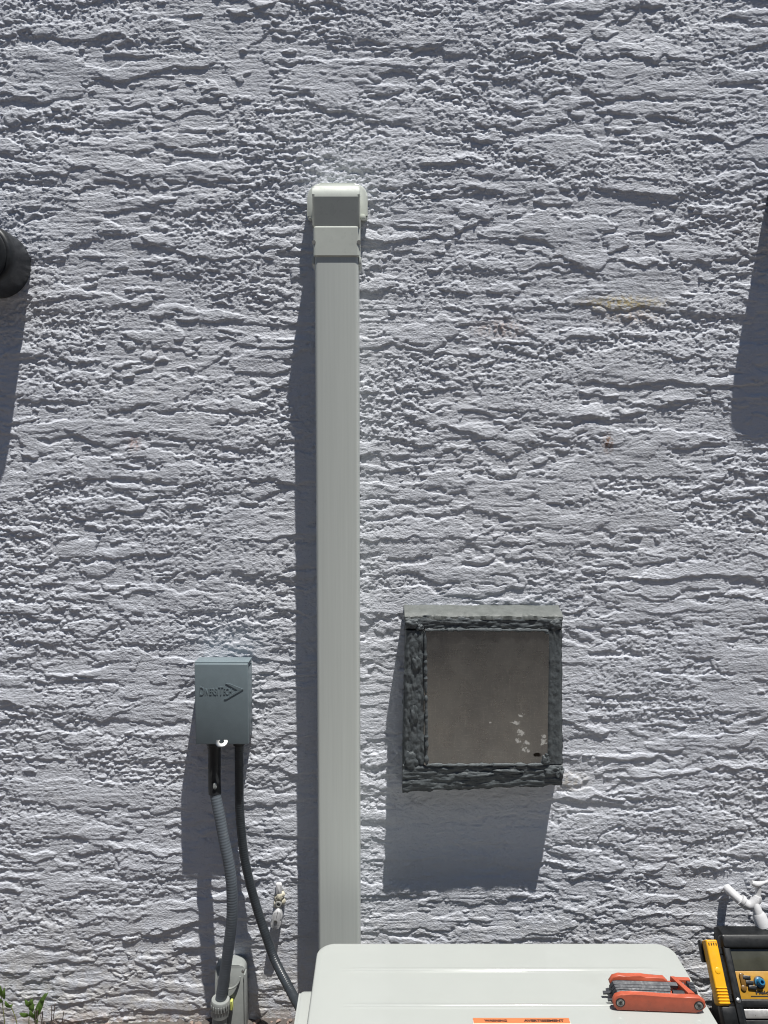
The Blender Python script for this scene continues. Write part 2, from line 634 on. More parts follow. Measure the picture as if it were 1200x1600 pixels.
ax = axis(-WX / 2, WX / 2, DX, -4.0, 4.5)
az = axis(-0.06, -0.06 + WZ, DZ, -0.40, 3.2)
ix = np.floor((ax + WX / 2) / DX + 0.5).astype(int) % NX
iz = np.floor((az + 0.06) / DZ + 0.5).astype(int) % NZ
Hw = H[np.ix_(iz, ix)]
X, Z = np.meshgrid(ax, az)
me = grid_mesh('stucco_wall', X, -Hw, Z)
me.materials.append(M['stucco'])
wall = bpy.data.objects.new('stucco_wall', me)
COL.objects.link(wall)
ROOT[wall] = Vector((0, 0, 0))
tag(wall, 'pale lavender grey house wall of rough trowelled stucco', 'wall')
obj('wall_core', B((-4.0, 0.012, -0.4), (4.5, 0.25, 3.2)), 'core', wall)

# ------------------------------------------------------------------ ground
gx = np.concatenate([-np.geomspace(60, 1.25, 30), np.arange(-1.2, 1.3, 0.012), np.geomspace(1.35, 60, 30)])
gy = np.concatenate([np.arange(0.05, -0.8, -0.012), -np.geomspace(0.82, 80, 40)])
GX, GY = np.meshgrid(gx, gy)


def ss(a, b, x):
    t = np.clip((x - a) / (b - a), 0, 1)
    return t * t * (3 - 2 * t)


def ground_z(x, y):
    base = -0.012 + 0.036 * np.clip((x + 0.55) / 1.3, -0.5, 1.3)
    inpit = ss(-0.30, -0.22, x) * (1 - ss(0.66, 0.70, x))
    d = -y
    bank = inpit * ss(0.13, 0.20, d) + (1 - inpit) * ss(0.38, 0.75, d)
    return base - 0.26 * bank


GZ = ground_z(GX, GY)
GZ = GZ + R.standard_normal(GZ.shape) * 0.0022 * (np.abs(GX) < 1.3) * (GY > -0.8)
gme = grid_mesh('ground', GX, GY, GZ)
gme.materials.append(M['soil'])
ground = bpy.data.objects.new('ground', gme)
COL.objects.link(ground)
ground['kind'] = 'structure'

# loose gravel along the wall foot
bm = bmesh.new()
for i in range(900):
    x = rng.uniform(-1.15, 1.15)
    y = -abs(rng.gauss(0, 0.05)) - 0.006
    r = rng.uniform(0.002, 0.0065)
    z = float(ground_z(np.array(x), np.array(y))) + r * 0.3
    g = bmesh.ops.create_icosphere(bm, subdivisions=1, radius=r)
    rot = Matrix.Rotation(rng.uniform(0, 6.28), 4, 'Z') @ Matrix.Diagonal((rng.uniform(.8, 1.4), rng.uniform(.7, 1.1), rng.uniform(.5, .9), 1))
    for v in g['verts']:
        v.co *= rng.uniform(0.85, 1.15)
    bmesh.ops.transform(bm, matrix=Matrix.Translation((x, y, z)) @ rot, verts=g['verts'])
gravel = obj('gravel', bm, 'pebble', None)
gravel['kind'] = 'stuff'
gravel['label'] = 'loose brown gravel along the foot of the wall'
gravel['category'] = 'gravel'

# ------------------------------------------------------------------ house added out of view behind the camera to cut sky light
t = thing('sky_blocker_house', 'added brown house out of view behind the camera, cuts sky light', 'house', (0, -5.2, -0.3))
hw = obj('wall', B((-9.0, -9.5, -0.4), (9.0, -5.2, 4.6)), 'siding', t)
obj('eave', B((-9.3, -9.7, 4.601), (9.3, -4.95, 4.78), 0.02, 1), 'siding', t)
for x in (-3.2, 2.4):
    wf = obj('window', B((x, -5.21, 0.9), (x + 1.2, -5.16, 2.0), 0.01, 1), 'paintwhite', t)
    obj('pane', B((x + 0.07, -5.165, 0.97), (x + 1.13, -5.155, 1.93)), 'screen', wf)

# ------------------------------------------------------------------ line set cover
t = thing('line_cover', 'tall off white plastic line cover running up the wall with rounded cap', 'line cover', (-0.1, 0, 0.05))
CX = -0.1005
w2 = 0.0465
# duct: flattened U section, slightly narrower front
sec = [(CX - w2, -0.002), (CX - w2, -0.064)] + arc(CX - w2 + 0.007, -0.067, 0.007, 180, 270, 4) + arc(CX + w2 - 0.007, -0.067, 0.007, 270, 360, 4) + [(CX + w2, -0.064), (CX + w2, -0.002)]
bm = bmesh.new()
prism(bm, sec, 2, 0.05, 1.80)
obj('duct', bm, 'cover', t)
# cap: side profile with bulging rounded head that falls back to the sleeve
prof = [(-0.004, 1.7365), (-0.0755, 1.7365), (-0.0770, 1.7385), (-0.0770, 1.7955), (-0.0765, 1.7975), (-0.0757, 1.7985), (-0.0864, 1.856)]
prof += [(-0.0864 + 0.022 * (1 - math.cos(math.radians(a))), 1.856 + 0.029 * math.sin(math.radians(a))) for a in range(10, 91, 10)]
prof += [(-0.004, 1.886)]
bm = bmesh.new()
prism(bm, prof, 0, CX - 0.0495, CX + 0.0495, 0.0055, 3)
cap = obj('wall_cap', bm, 'cap', t, angle=9)
# flange against the wall
fl = rrect(CX - 0.066, CX + 0.065, 1.832, 1.906, (0.030, 0.030, 0.004, 0.004), 8)
bm = bmesh.new()
prism(bm, fl, 1, -0.026, -0.001, 0.004, 2)
obj('cap_flange', bm, 'cap', cap)
for sx in (-1, 1):
    bm = bmesh.new()
    prism(bm, arc(0, 0, 0.0042, 0, 360, 10)[:-1], 1, -0.0778, -0.070, 0.0, 1, Matrix.Translation((CX + sx * 0.0475, 0, 1.7655)))
    obj('latch_notch', bm, 'notch', cap)
bm = B((CX + 0.050, -0.030, 1.828), (CX + 0.060, -0.020, 1.838), 0.002)
obj('flange_clip', bm, 'cap', cap)
# lower clip lugs behind the sleeve
for sx in (-1, 1):
    obj('sleeve_lug', B((CX + sx * 0.0495 - 0.003, -0.070, 1.722), (CX + sx * 0.0495 + 0.003, -0.01, 1.737), 0.001), 'cover', cap)

# ------------------------------------------------------------------ disconnect box
t = thing('disconnect_box', 'grey electrical disconnect box with raised lettering and arrow on its lid', 'electrical box', (-0.357, 0, 0.68))
bx0, bx1, bz0, bz1 = -0.4155, -0.2985, 0.682, 0.862
bm = B((bx0 + 0.003, -0.058, bz0 + 0.004), (bx1 - 0.003, -0.001, bz1 - 0.002), 0.003)
body = obj('body', bm, 'boxgrey', t)
# lid: shallow tray with folded rim
bm = bmesh.new()
box(bm, (bx0, -0.070, bz0), (bx1, -0.0585, bz1), 0.0022, 3)
lid = obj('lid', bm, 'boxgrey', t)
obj('lid_lip', B((bx0 - 0.001, -0.064, bz1 + 0.0002), (bx1 + 0.001, -0.020, bz1 + 0.0026), 0.0008), 'boxgrey', lid)
obj('side_seam', B((bx1 - 0.0028, -0.050, bz0 + 0.012), (bx1 - 0.0012, -0.010, bz1 - 0.012), 0.0005), 'boxgrey', body)
# small capitals with two tall initials
for txt, x, z, size, wid in (('D', -0.4045, 0.7925, 0.0275, 0.0100), ('IVERSI', -0.3930, 0.7935, 0.0210, 0.0285),
                             ('T', -0.3640, 0.7930, 0.0275, 0.0115), ('ECH', -0.3525, 0.7940, 0.0210, 0.0185)):
    lettering('lettering', txt, size, 0.0006, 'boxgrey', Matrix.Translation((x, -0.0702, z)) @ FACE, lid, wid, 0.0001)
bm = bmesh.new()
for pts in ([(-0.3475, 0.8190), (-0.3400, 0.8190), (-0.3085, 0.8062), (-0.3135, 0.8040), (-0.3210, 0.8040)],
            [(-0.3210, 0.8036), (-0.3135, 0.8036), (-0.3085, 0.8058), (-0.3460, 0.7835), (-0.3515, 0.7835)]):
    prism(bm, pts, 1, -0.0711, -0.0695)
obj('arrow_mark', bm, 'boxgrey', lid)
# hasp eyelet below the lid
bm = bmesh.new()
lathe(bm, [(0, 0.013), (0.0025, 0.0135), (0.0035, 0.012), (0.0035, 0.0055), (0.0, 0.0055)], (-0.357, -0.0715, 0.687), (0, -0.55, 0.85), 24, cap=False)
obj('hasp_ring', bm, 'zinc', t)
# black hubs
obj('hub', L([(0, 0.0175), (0.012, 0.0175), (0.013, 0.0155), (0.02, 0.0155)], (-0.3805, -0.040, 0.684), (0, 0, -1), 20), 'black', t)
obj('hub', L([(0, 0.0150), (0.010, 0.0150), (0.011, 0.0135), (0.016, 0.0135)], (-0.3265, -0.033, 0.684), (0, 0, -1), 20), 'black', t)

# ------------------------------------------------------------------ hoses
def corrugated(r, pitch, amp):
    return lambda s: r + amp * (0.5 + 0.5 * math.cos(2 * math.pi * s / pitch)) ** 0.6


t = thing('grey_hose', 'thick grey ribbed hose bowing down from box to the conduit fitting', 'hose', (-0.36, -0.04, 0.08))
h1 = [(-0.3815, -0.046, 0.590), (-0.3795, -0.050, 0.5695), (-0.3675, -0.060, 0.520), (-0.3565, -0.067, 0.4664), (-0.3435, -0.073, 0.405), (-0.3380, -0.076, 0.3543), (-0.3385, -0.076, 0.295), (-0.3455, -0.073, 0.2362),
      (-0.3565, -0.068, 0.165), (-0.3685, -0.064, 0.0947), (-0.371, -0.064, 0.075)]
obj('ribbed_tube', T(h1, corrugated(0.0120, 0.0062, 0.0005), 0.0012, 20), 'hosegrey', t)
sl = [(-0.3805, -0.040, 0.668), (-0.3807, -0.042, 0.63), (-0.3805, -0.046, 0.592), (-0.3785, -0.051, 0.562)]
obj('black_sleeve', T(sl, 0.0140, 0.008, 20), 'black', t)
bm = bmesh.new()
lathe(bm, [(0, 0.0), (0.0004, 0.0045), (0.0010, 0.0040), (0.0011, 0.0)], (-0.375, -0.0648, 0.586), (0.25, -1, 0.05), 16, cap=False)
for v in bm.verts:
    v.co.z = 0.586 + (v.co.z - 0.586) * 1.7
obj('white_mark', bm, 'conduit', t)

t = thing('dark_hose', 'slim black ribbed hose slanting from box down behind the white unit', 'hose', (-0.16, -0.2, 0.14))
h2 = [(-0.3265, -0.033, 0.675), (-0.3270, -0.032, 0.62), (-0.3281, -0.030, 0.5383), (-0.3250, -0.029, 0.470), (-0.3180, -0.030, 0.4037), (-0.3060, -0.032, 0.345), (-0.2892, -0.036, 0.2859),
      (-0.2690, -0.046, 0.232), (-0.2456, -0.062, 0.1814), (-0.2024, -0.120, 0.1496), (-0.166, -0.195, 0.150), (-0.150, -0.245, 0.146), (-0.138, -0.29, 0.14)]
obj('ribbed_tube', T(h2, corrugated(0.0098, 0.0052, 0.0005), 0.0011, 18), 'hosedark', t)

# ------------------------------------------------------------------ conduit body at the wall foot
t = thing('conduit_fitting', 'weathered grey conduit body with rounded cover at the wall foot', 'conduit fitting', (-0.352, 0, -0.02))
pts = rrect(-0.388, -0.318, -0.05, 0.153, (0.014, 0.014, 0.002, 0.002), 6)
bm = bmesh.new()
prism(bm, pts, 1, -0.036, -0.001, 0.003, 2)
body = obj('body', bm, 'conduit', t)
bm = bmesh.new()
prism(bm, [(-0.048, -0.05), (-0.048, 0.118), (-0.036, 0.145), (-0.036, -0.05)], 0, -0.386, -0.320, 0.002, 2)
obj('cover', bm, 'conduit', t)
bm = bmesh.new()
ringp = arc(-0.352, 0.128, 0.024, 180, 360, 14)
tube(bm, [Vector((x, -0.0425 - (0.145 - z) * 0.30, z + 0.006)) for x, z in ringp], 0.0022, 8)
obj('moulded_arc', bm, 'conduit', body)
obj('corner_screw', L([(0, 0.004), (0.003, 0.004), (0.004, 0.0028)], (-0.3225, -0.036, 0.140), (0, -1, 0), 12), 'zinc', t)
obj('side_rail', B((-0.3195, -0.050, -0.05), (-0.3155, -0.03, 0.140), 0.0015), 'conduit', t)
con = obj('hose_connector', L([(-0.13, 0.0165), (-0.035, 0.0165), (-0.033, 0.019), (-0.010, 0.0195), (-0.008, 0.0205), (0.004, 0.0205), (0.0055, 0.0195), (0.0055, 0.0145)], (-0.3695, -0.064, 0.088), (0.06, 0, 1), 28), 'conduit', t)
bm = bmesh.new()
for i in range(20):
    a = 2 * math.pi * i / 20
    m = Matrix.Translation((-0.3700, -0.064, 0.078)) @ Matrix.Rotation(a, 4, 'Z')
    box(bm, (0.0185, -0.0018, -0.006), (0.0212, 0.0018, 0.008), 0.0006, 1, m)
obj('nut_ribs', bm, 'conduit', con)
obj('yellow_tag', B((-0.349, -0.060, 0.062), (-0.343, -0.050, 0.084), 0.001, 1, None), 'yellowtag', t)

# ------------------------------------------------------------------ cable entry cover
t = thing('cable_clip', 'small white teardrop wall cover with screw and old caulk above', 'cable cover', (-0.249, 0, 0.23))
bm = bmesh.new()
out = []
for i in range(28):
    a = 2 * math.pi * i / 28
    x, z = math.sin(a), math.cos(a)
    wdt = 0.0125 * (1 - 0.28 * z) if z > 0 else 0.0125 * (1 - 0.10 * z * z)
    out.append((-0.2475 + x * wdt + z * 0.004, 0.252 + z * 0.0255))
prism(bm, out, 1, -0.026, -0.002, 0.005, 3)
obj('cover', bm, 'paintwhite', t)
obj('screw', L([(0, 0.0042), (0.0015, 0.0042), (0.0022, 0.003), (0.0012, 0.0012)], (-0.2490, -0.0255, 0.250), (0, -1, 0), 14), 'zinc', t)
bm = bmesh.new()
lathe(bm, [(0, 0.0085), (0.006, 0.008), (0.0085, 0.0062), (0.0085, 0.0040), (0.004, 0.0035)], (-0.2435, -0.010, 0.284), (0, -1, 0.15), 18)
obj('eyelet', bm, 'notch', t)
bm = bmesh.new()
for (x, z, r, s) in ((-0.2415, 0.300, 0.0095, 1.3), (-0.236, 0.304, 0.007, 1.0), (-0.248, 0.294, 0.006, 1.2), (-0.2505, 0.281, 0.0055, 1.6), (-0.234, 0.288, 0.006, 1.3)):
    g = bmesh.ops.create_icosphere(bm, subdivisions=3, radius=r)
    for v in g['verts']:
        v.co *= 1 + 0.12 * math.sin(v.co.x * 900 + 2) * math.cos(v.co.z * 700)
        v.co = Vector((v.co.x + x, v.co.y * 0.9 - 0.008, v.co.z * s + z))
obj('caulk_lump', bm, 'caulk', t)
bm = bmesh.new()
prism(bm, rrect(-0.250, -0.236, 0.305, 0.332, (0.005, 0.003, 0.004, 0.004), 4), 1, -0.014, -0.002, 0.003, 2)
obj('upper_tab', bm, 'paintwhite', t)

# ------------------------------------------------------------------ vent hatch
t = thing('vent_hatch', 'square wall hatch with lumpy dark grey painted frame round galvanised sheet', 'wall hatch', (0.22, 0, 0.57))


def rough_bar(outline, p0, p1, amp, seed):
    """frame member: box between outline corners (bottom-left, bottom-right, top-right, top-left) from depth p0 to p1,
    smothered in thick brushed paint: ridges drawn along the member, lumps and ragged shoulders"""
    from mathutils import noise as mn
    bl, br, tr, tl = [Vector((p[0], 0, p[1])) for p in outline]
    bm = bmesh.new()
    horizontal = (br - bl).length > (tl - bl).length
    Lg = max((br - bl).length, (tl - bl).length)
    Sh = min((br - bl).length, (tl - bl).length)
    n1 = int(Lg / 0.0024)
    n2 = max(6, int(Sh / 0.0018))
    n3 = 16
    ring = [(0.0, i / n3) for i in range(n3)] + [(i / n2, 1.0) for i in range(n2)] + [(1.0, 1 - i / n3) for i in range(n3 + 1)]
    off = Vector((seed * 3.7, seed * 1.9, seed))
    along = Vector((28, 60, 130)) if horizontal else Vector((110, 60, 34))
    rows = []
    for i in range(n1 + 1):
        u = i / n1
        row = []
        for s, d in ring:
            if horizontal:
                p = bl.lerp(br, u).lerp(tl.lerp(tr, u), s)
            else:
                p = bl.lerp(tl, u).lerp(br.lerp(tr, u), s)
            e = min(s, 1 - s) * Sh
            dep = p0 + (p1 - p0) * d
            if d > 0.99:
                dep -= 0.0045 * max(0, 1 - e / 0.009) ** 2
            q0 = Vector((p.x * along.x, dep * along.y, p.z * along.z)) + off
            a = amp * (1.1 * mn.noise(q0) + 0.8 * mn.noise(q0 * 2.3) + 0.9 * max(0, mn.noise(Vector((p.x, dep, p.z)) * 70 + off)) + 0.35 * mn.noise(Vector((p.x, dep, p.z)) * 260))
            sh = 0.9 * a if d > 0.25 else 0.3 * a
            sd = (1 if s > 0.5 else -1) * (sh if s in (0.0, 1.0) else 0)
            q = Vector((p.x + (0 if horizontal else sd), -dep - (a if d > 0.9 else 0), p.z + (sd if horizontal else 0)))
            row.append(bm.verts.new(q))
        rows.append(row)
    for a, b in zip(rows, rows[1:]):
        for j in range(len(ring) - 1):
            bm.faces.new((a[j], a[j + 1], b[j + 1], b[j]))
    bm.faces.new(rows[0][::-1])
    bm.faces.new(rows[-1])
    return bm


# inner housing the sheet is fixed to
obj('housing', B((0.060, -0.047, 0.585), (0.382, -0.001, 0.955), 0.002), 'thickpaint', t)
oBL, oBR, oTR, oTL = (0.0410, 0.5670), (0.3975, 0.5830), (0.3925, 0.9625), (0.0475, 0.9640)
iBL, iBR, iTR, iTL = (0.0955, 0.6310), (0.3620, 0.6310), (0.3600, 0.9330), (0.0905, 0.9330)
frame_bits = [
    ('frame_rail', [oBL, (oBR[0], oBR[1]), (oBR[0] + 0.001, iBR[1]), (oBL[0] + 0.001, iBL[1])], 0.0553, 0.0023, 3),
    ('frame_rail', [(oTL[0], iTL[1]), (oTR[0], iTR[1]), oTR, oTL], 0.0533, 0.0020, 5),
    ('frame_stile', [(oBL[0] + 0.001, iBL[1] + 0.0005), (iBL[0], iBL[1] + 0.0005), (iTL[0], iTL[1] - 0.0005), (oTL[0], iTL[1] - 0.0005)], 0.0550, 0.0022, 7),
    ('frame_stile', [(iBR[0], iBR[1] + 0.0005), (oBR[0] + 0.001, iBR[1] + 0.0005), (oTR[0], iTR[1] - 0.0005), (iTR[0], iTR[1] - 0.0005)], 0.0548, 0.0010, 9),
]
for nm, o4, p1, amp, sd in frame_bits:
    obj(nm, rough_bar(o4, 0.001, p1, amp, sd), 'thickpaint', t, angle=60)
# sloping strip that sheds water over the top rail, paler colour raises its sunlit brightness
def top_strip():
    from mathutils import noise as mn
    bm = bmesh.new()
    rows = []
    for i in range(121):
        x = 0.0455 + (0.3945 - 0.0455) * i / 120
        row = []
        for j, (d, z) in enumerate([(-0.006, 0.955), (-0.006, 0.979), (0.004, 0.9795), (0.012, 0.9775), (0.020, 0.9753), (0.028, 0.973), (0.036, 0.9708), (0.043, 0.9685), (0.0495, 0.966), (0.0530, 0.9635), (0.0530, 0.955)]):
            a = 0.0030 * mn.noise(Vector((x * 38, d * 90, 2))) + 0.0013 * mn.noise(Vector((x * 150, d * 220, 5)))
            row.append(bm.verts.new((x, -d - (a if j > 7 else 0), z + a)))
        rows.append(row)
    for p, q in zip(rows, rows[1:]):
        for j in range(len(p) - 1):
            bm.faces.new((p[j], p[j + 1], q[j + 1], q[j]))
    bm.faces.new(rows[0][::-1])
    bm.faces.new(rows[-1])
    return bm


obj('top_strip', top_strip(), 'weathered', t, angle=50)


def blob(c, r, seed):
    from mathutils import noise as mn
    bm = bmesh.new()
    bmesh.ops.create_icosphere(bm, subdivisions=4, radius=1)
    for v in bm.verts:
        k_ = 1 + 0.45 * mn.noise(v.co * 1.7 + Vector((seed, 0, 0))) + 0.2 * mn.noise(v.co * 5 + Vector((0, seed, 0)))
        v.co = Vector((c[0] + v.co.x * r[0] * k_, c[1] + v.co.y * r[1] * k_, c[2] + v.co.z * r[2] * k_))
    return bm


for i, (c, r) in enumerate((((0.064, -0.054, 0.948), (0.016, 0.005, 0.009)), ((0.078, -0.054, 0.940), (0.009, 0.005, 0.007)), ((0.376, -0.054, 0.616), (0.020, 0.006, 0.011)), ((0.360, -0.055, 0.640), (0.010, 0.004, 0.012)),
                            ((0.060, -0.054, 0.640), (0.015, 0.005, 0.020)), ((0.066, -0.0545, 0.745), (0.010, 0.005, 0.024)), ((0.392, -0.050, 0.612), (0.010, 0.010, 0.016)), ((0.378, -0.054, 0.945), (0.014, 0.004, 0.010)),
                            ((0.070, -0.0545, 0.86), (0.010, 0.004, 0.02)), ((0.20, -0.056, 0.607), (0.035, 0.004, 0.007)), ((0.28, -0.056, 0.616), (0.030, 0.004, 0.006)))):
    obj('paint_lump', blob(c, r, i * 3.1), 'thickpaint', t, angle=60)
bm = bmesh.new()
prism(bm, rrect(0.0880, 0.3640, 0.6285, 0.9360, (0.012, 0.004, 0.004, 0.016), 5), 1, -0.0545, -0.0475, 0.0004, 1)
obj('metal_sheet', bm, 'galv', t)
# ragged paint lip where the frame overlaps the sheet
def lip(pts, r, seed):
    from mathutils import noise as mn
    return T(pts, lambda s: r * (1 + 1.1 * mn.noise(Vector((s * 60, seed, 0))) + 0.6 * mn.noise(Vector((s * 190, seed, 3)))), 0.003, 8)


obj('paint_lip', lip([(0.0945, -0.0552, 0.634), (0.0940, -0.0555, 0.72), (0.0920, -0.0555, 0.82), (0.0905, -0.0555, 0.93)], 0.0036, 1), 'thickpaint', t)
obj('paint_lip', lip([(0.094, -0.0552, 0.6300), (0.18, -0.0555, 0.6295), (0.27, -0.0555, 0.6305), (0.345, -0.0555, 0.6305), (0.358, -0.0555, 0.638), (0.3625, -0.0555, 0.655)], 0.0034, 2), 'thickpaint', t)
obj('paint_lip', lip([(0.0910, -0.0555, 0.9335), (0.17, -0.0555, 0.9345), (0.27, -0.0555, 0.9335), (0.352, -0.0555, 0.933), (0.359, -0.0555, 0.926)], 0.0036, 3), 'thickpaint', t)

# ------------------------------------------------------------------ black pipe stubs
def pipe_stub(x, z, label):
    t = thing('pipe_stub', label, 'pipe', (x, 0, z), 'black pipe stubs through the wall')
    r = 0.0725
    bm = L([(0.0, r - 0.004), (0.004, r), (0.074, r + 0.0006), (0.086, r - 0.001), (0.090, r - 0.005), (0.091, r - 0.009)], (x, 0, z), (0, -1, 0), 64)
    obj('barrel', bm, 'black', t)
    bm = bmesh.new()
    lathe(bm, [(0.0915, r - 0.0095), (0.0940, r - 0.0095), (0.0955, r - 0.012), (0.0965, r - 0.030), (0.0970, 0.0005)], (x, 0, z), (0, -1, 0), 64)
    obj('end_cap', bm, 'black', t)
    return t


pipe_stub(-0.8515, 1.7365, 'black round pipe stub poking out of the wall at the left edge')
pipe_stub(0.9140, 1.880, 'black round pipe stub at the right whose shadow slants down the wall')

# ------------------------------------------------------------------ hose bib
t = thing('outdoor_tap', 'white painted outdoor tap on the wall above the yellow machine', 'tap', (0.83, 0, 0.30))
obj('inlet_pipe', T([(0.796, -0.002, 0.316), (0.802, -0.022, 0.313), (0.810, -0.033, 0.307), (0.822, -0.040, 0.299)], 0.0098, 0.004, 16), 'paintwhite', t)
obj('elbow', T([(0.818, -0.040, 0.304), (0.828, -0.042, 0.299), (0.838, -0.043, 0.303), (0.845, -0.040, 0.312)], 0.0105, 0.004, 16), 'paintwhite', t)
obj('collar', L([(0, 0.0125), (0.007, 0.0125), (0.008, 0.011)], (0.812, -0.036, 0.309), (0.75, -0.25, -0.6), 18), 'paintwhite', t)
obj('stem', T([(0.845, -0.040, 0.306), (0.852, -0.036, 0.322), (0.853, -0.034, 0.340)], 0.0065, 0.004, 12), 'paintwhite', t)
obj('handle', T([(0.836, -0.036, 0.348), (0.849, -0.036, 0.344), (0.868, -0.036, 0.349), (0.884, -0.036, 0.354)], lambda s: 0.0052 + 0.0018 * math.sin(s * 140), 0.003, 12), 'paintwhite', t)
obj('bonnet', L([(0, 0.008), (0.006, 0.0105), (0.016, 0.0105), (0.020, 0.008)], (0.8445, -0.038, 0.300), (0.3, 0, 1), 6), 'paintwhite', t)
obj('body', T([(0.840, -0.044, 0.306), (0.843, -0.050, 0.296), (0.846, -0.054, 0.284)], lambda s: 0.0080 + 0.12 * s, 0.003, 16), 'paintwhite', t)
sp_ = obj('spout', L([(0, 0.0110), (0.006, 0.0145), (0.030, 0.0160), (0.0305, 0.0150), (0.034, 0.0150), (0.0345, 0.0135), (0.046, 0.0135), (0.0465, 0.0105), (0.040, 0.0100)], (0.846, -0.052, 0.288), (0.22, -0.25, -0.9), 28), 'paintwhite', t)
obj('spout_mouth', L([(0.041, 0.0098), (0.0415, 0.0005)], (0.846, -0.052, 0.288), (0.22, -0.25, -0.9), 20), 'ink', sp_)

# ------------------------------------------------------------------ recovery machine (yellow and black)
t = thing('recovery_machine', 'yellow and black refrigerant machine with blue port standing by the wall', 'machine', (0.86, -0.16, 0.03))
SO = Vector((0.742, -0.098, 0.258))                       # top-left corner of the sloping face
SU = Vector((1, 0, 0))
SV = Vector((0, -0.606, -0.796)).normalized()             # down the face
SN = Vector((0, -0.796, 0.606)).normalized()
SF = Matrix(((SU.x, SV.x, SN.x, SO.x), (SU.y, SV.y, SN.y, SO.y), (SU.z, SV.z, SN.z, SO.z), (0, 0, 0, 1)))
W_ = 0.250
# carcass: side profile extruded
pr = [(-0.045, 0.030), (-0.045, 0.250), (-0.062, 0.262), (-0.092, 0.262), (-0.232, 0.079), (-0.232, 0.030)]
bm = bmesh.new()
prism(bm, pr, 0, 0.748, 0.986, 0.004, 2)
obj('carcass', bm, 'blackm', t)


def sface(name, u0, u1, v0, v1, n0, n1, mat, parent, r=0.003, bev=0.0012, taper=0.0):
    bm = bmesh.new()
    pts = rrect(u0, u1, v0, v1, r, 4)
    if taper:
        pts = [(u + taper * (v1 - v) / (v1 - v0) * -1, v) if u < (u0 + u1) / 2 else (u, v) for u, v in pts]
    prism(bm, pts, 2, n0, n1, bev, 2, SF)
    return obj(name, bm, mat, parent)


# bezel bars round the face
sface('bezel_bar', -0.004, 0.012, -0.004, 0.205, -0.01, 0.010, 'blackm', t, 0.004, 0.003)
sface('bezel_bar', 0.236, 0.252, -0.004, 0.205, -0.01, 0.010, 'blackm', t, 0.004, 0.003)
sface('bezel_bar', -0.003, 0.251, -0.006, 0.020, -0.012, 0.013, 'blackm', t, 0.005, 0.004)
sface('bezel_bar', 0.010, 0.238, 0.1135, 0.1285, -0.01, 0.008, 'blackm', t, 0.003, 0.003)
sface('display', 0.0115, 0.2365, 0.0195, 0.062, -0.004, 0.0035, 'screen', t, 0.002, 0.0006)
pan = sface('control_panel', 0.0115, 0.2365, 0.0625, 0.114, -0.004, 0.0025, 'yellowp', t, 0.002, 0.0008)
sface('metal_strip', 0.013, 0.236, 0.131, 0.148, -0.004, 0.006, 'grey', t, 0.002, 0.002)
sface('dark_skirt', 0.013, 0.236, 0.150, 0.205, -0.004, 0.002, 'blackm', t, 0.002, 0.002)


def onface(u, v, n=0.0):
    return SO + SU * u + SV * v + SN * n


# blue port, selector knobs, print
port = obj('blue_port', L([(0, 0.0095), (0.003, 0.0095), (0.004, 0.0075), (0.014, 0.0072), (0.016, 0.0055), (0.016, 0.0035), (0.010, 0.003)], onface(0.060, 0.0835, 0.002), SN, 24), 'blue', pan)
obj('port_collar', L([(0, 0.0120), (0.002, 0.0120), (0.003, 0.0105)], onface(0.060, 0.0835, 0.002), SN, 24), 'ink', port)
for u, v in ((0.0335, 0.0755), (0.0375, 0.0845), (0.0415, 0.0935)):
    m = SF @ Matrix.Translation((u, v, 0.004)) @ Matrix.Rotation(math.radians(5), 4, 'Z')
    kb = obj('toggle', B((-0.0085, -0.0028, -0.003), (0.0085, 0.0032, 0.004), 0.0016, 2, m), 'blackm', pan)
    obj('toggle_stripe', B((-0.0080, -0.0045, -0.003), (0.0085, -0.0027, 0.0045), 0.0004, 1, m), 'zinc', kb)
sface('selector', 0.0195, 0.0300, 0.0665, 0.0905, 0.0020, 0.0070, 'darkamber', pan, 0.0035, 0.0016)
obj('selector_knob', L([(0, 0.0062), (0.004, 0.0060), (0.005, 0.0045)], onface(0.0235, 0.0935, 0.002), SN, 18), 'darkamber', pan)
TXT = SF @ Matrix.Translation((0.047, 0.1045, 0.0032)) @ Matrix.Diagonal((1, -1, 1, 1))
lettering('lettering', 'Fieldpiece', 0.0085, 0.0003, 'ink', TXT, pan, 0.062, 0.0003)
sface('printed_rule', 0.035, 0.205, 0.1075, 0.1095, 0.0015, 0.0030, 'ink', pan, 0.0005, 0.0)
# white screws in the bezel corners
for u, v in ((0.004, 0.012), (0.004, 0.116), (0.2440, 0.012)):
    obj('bezel_screw', L([(0, 0.005), (0.003, 0.0048), (0.004, 0.003)], onface(u, v, 0.008), SN, 14), 'zinc', t)
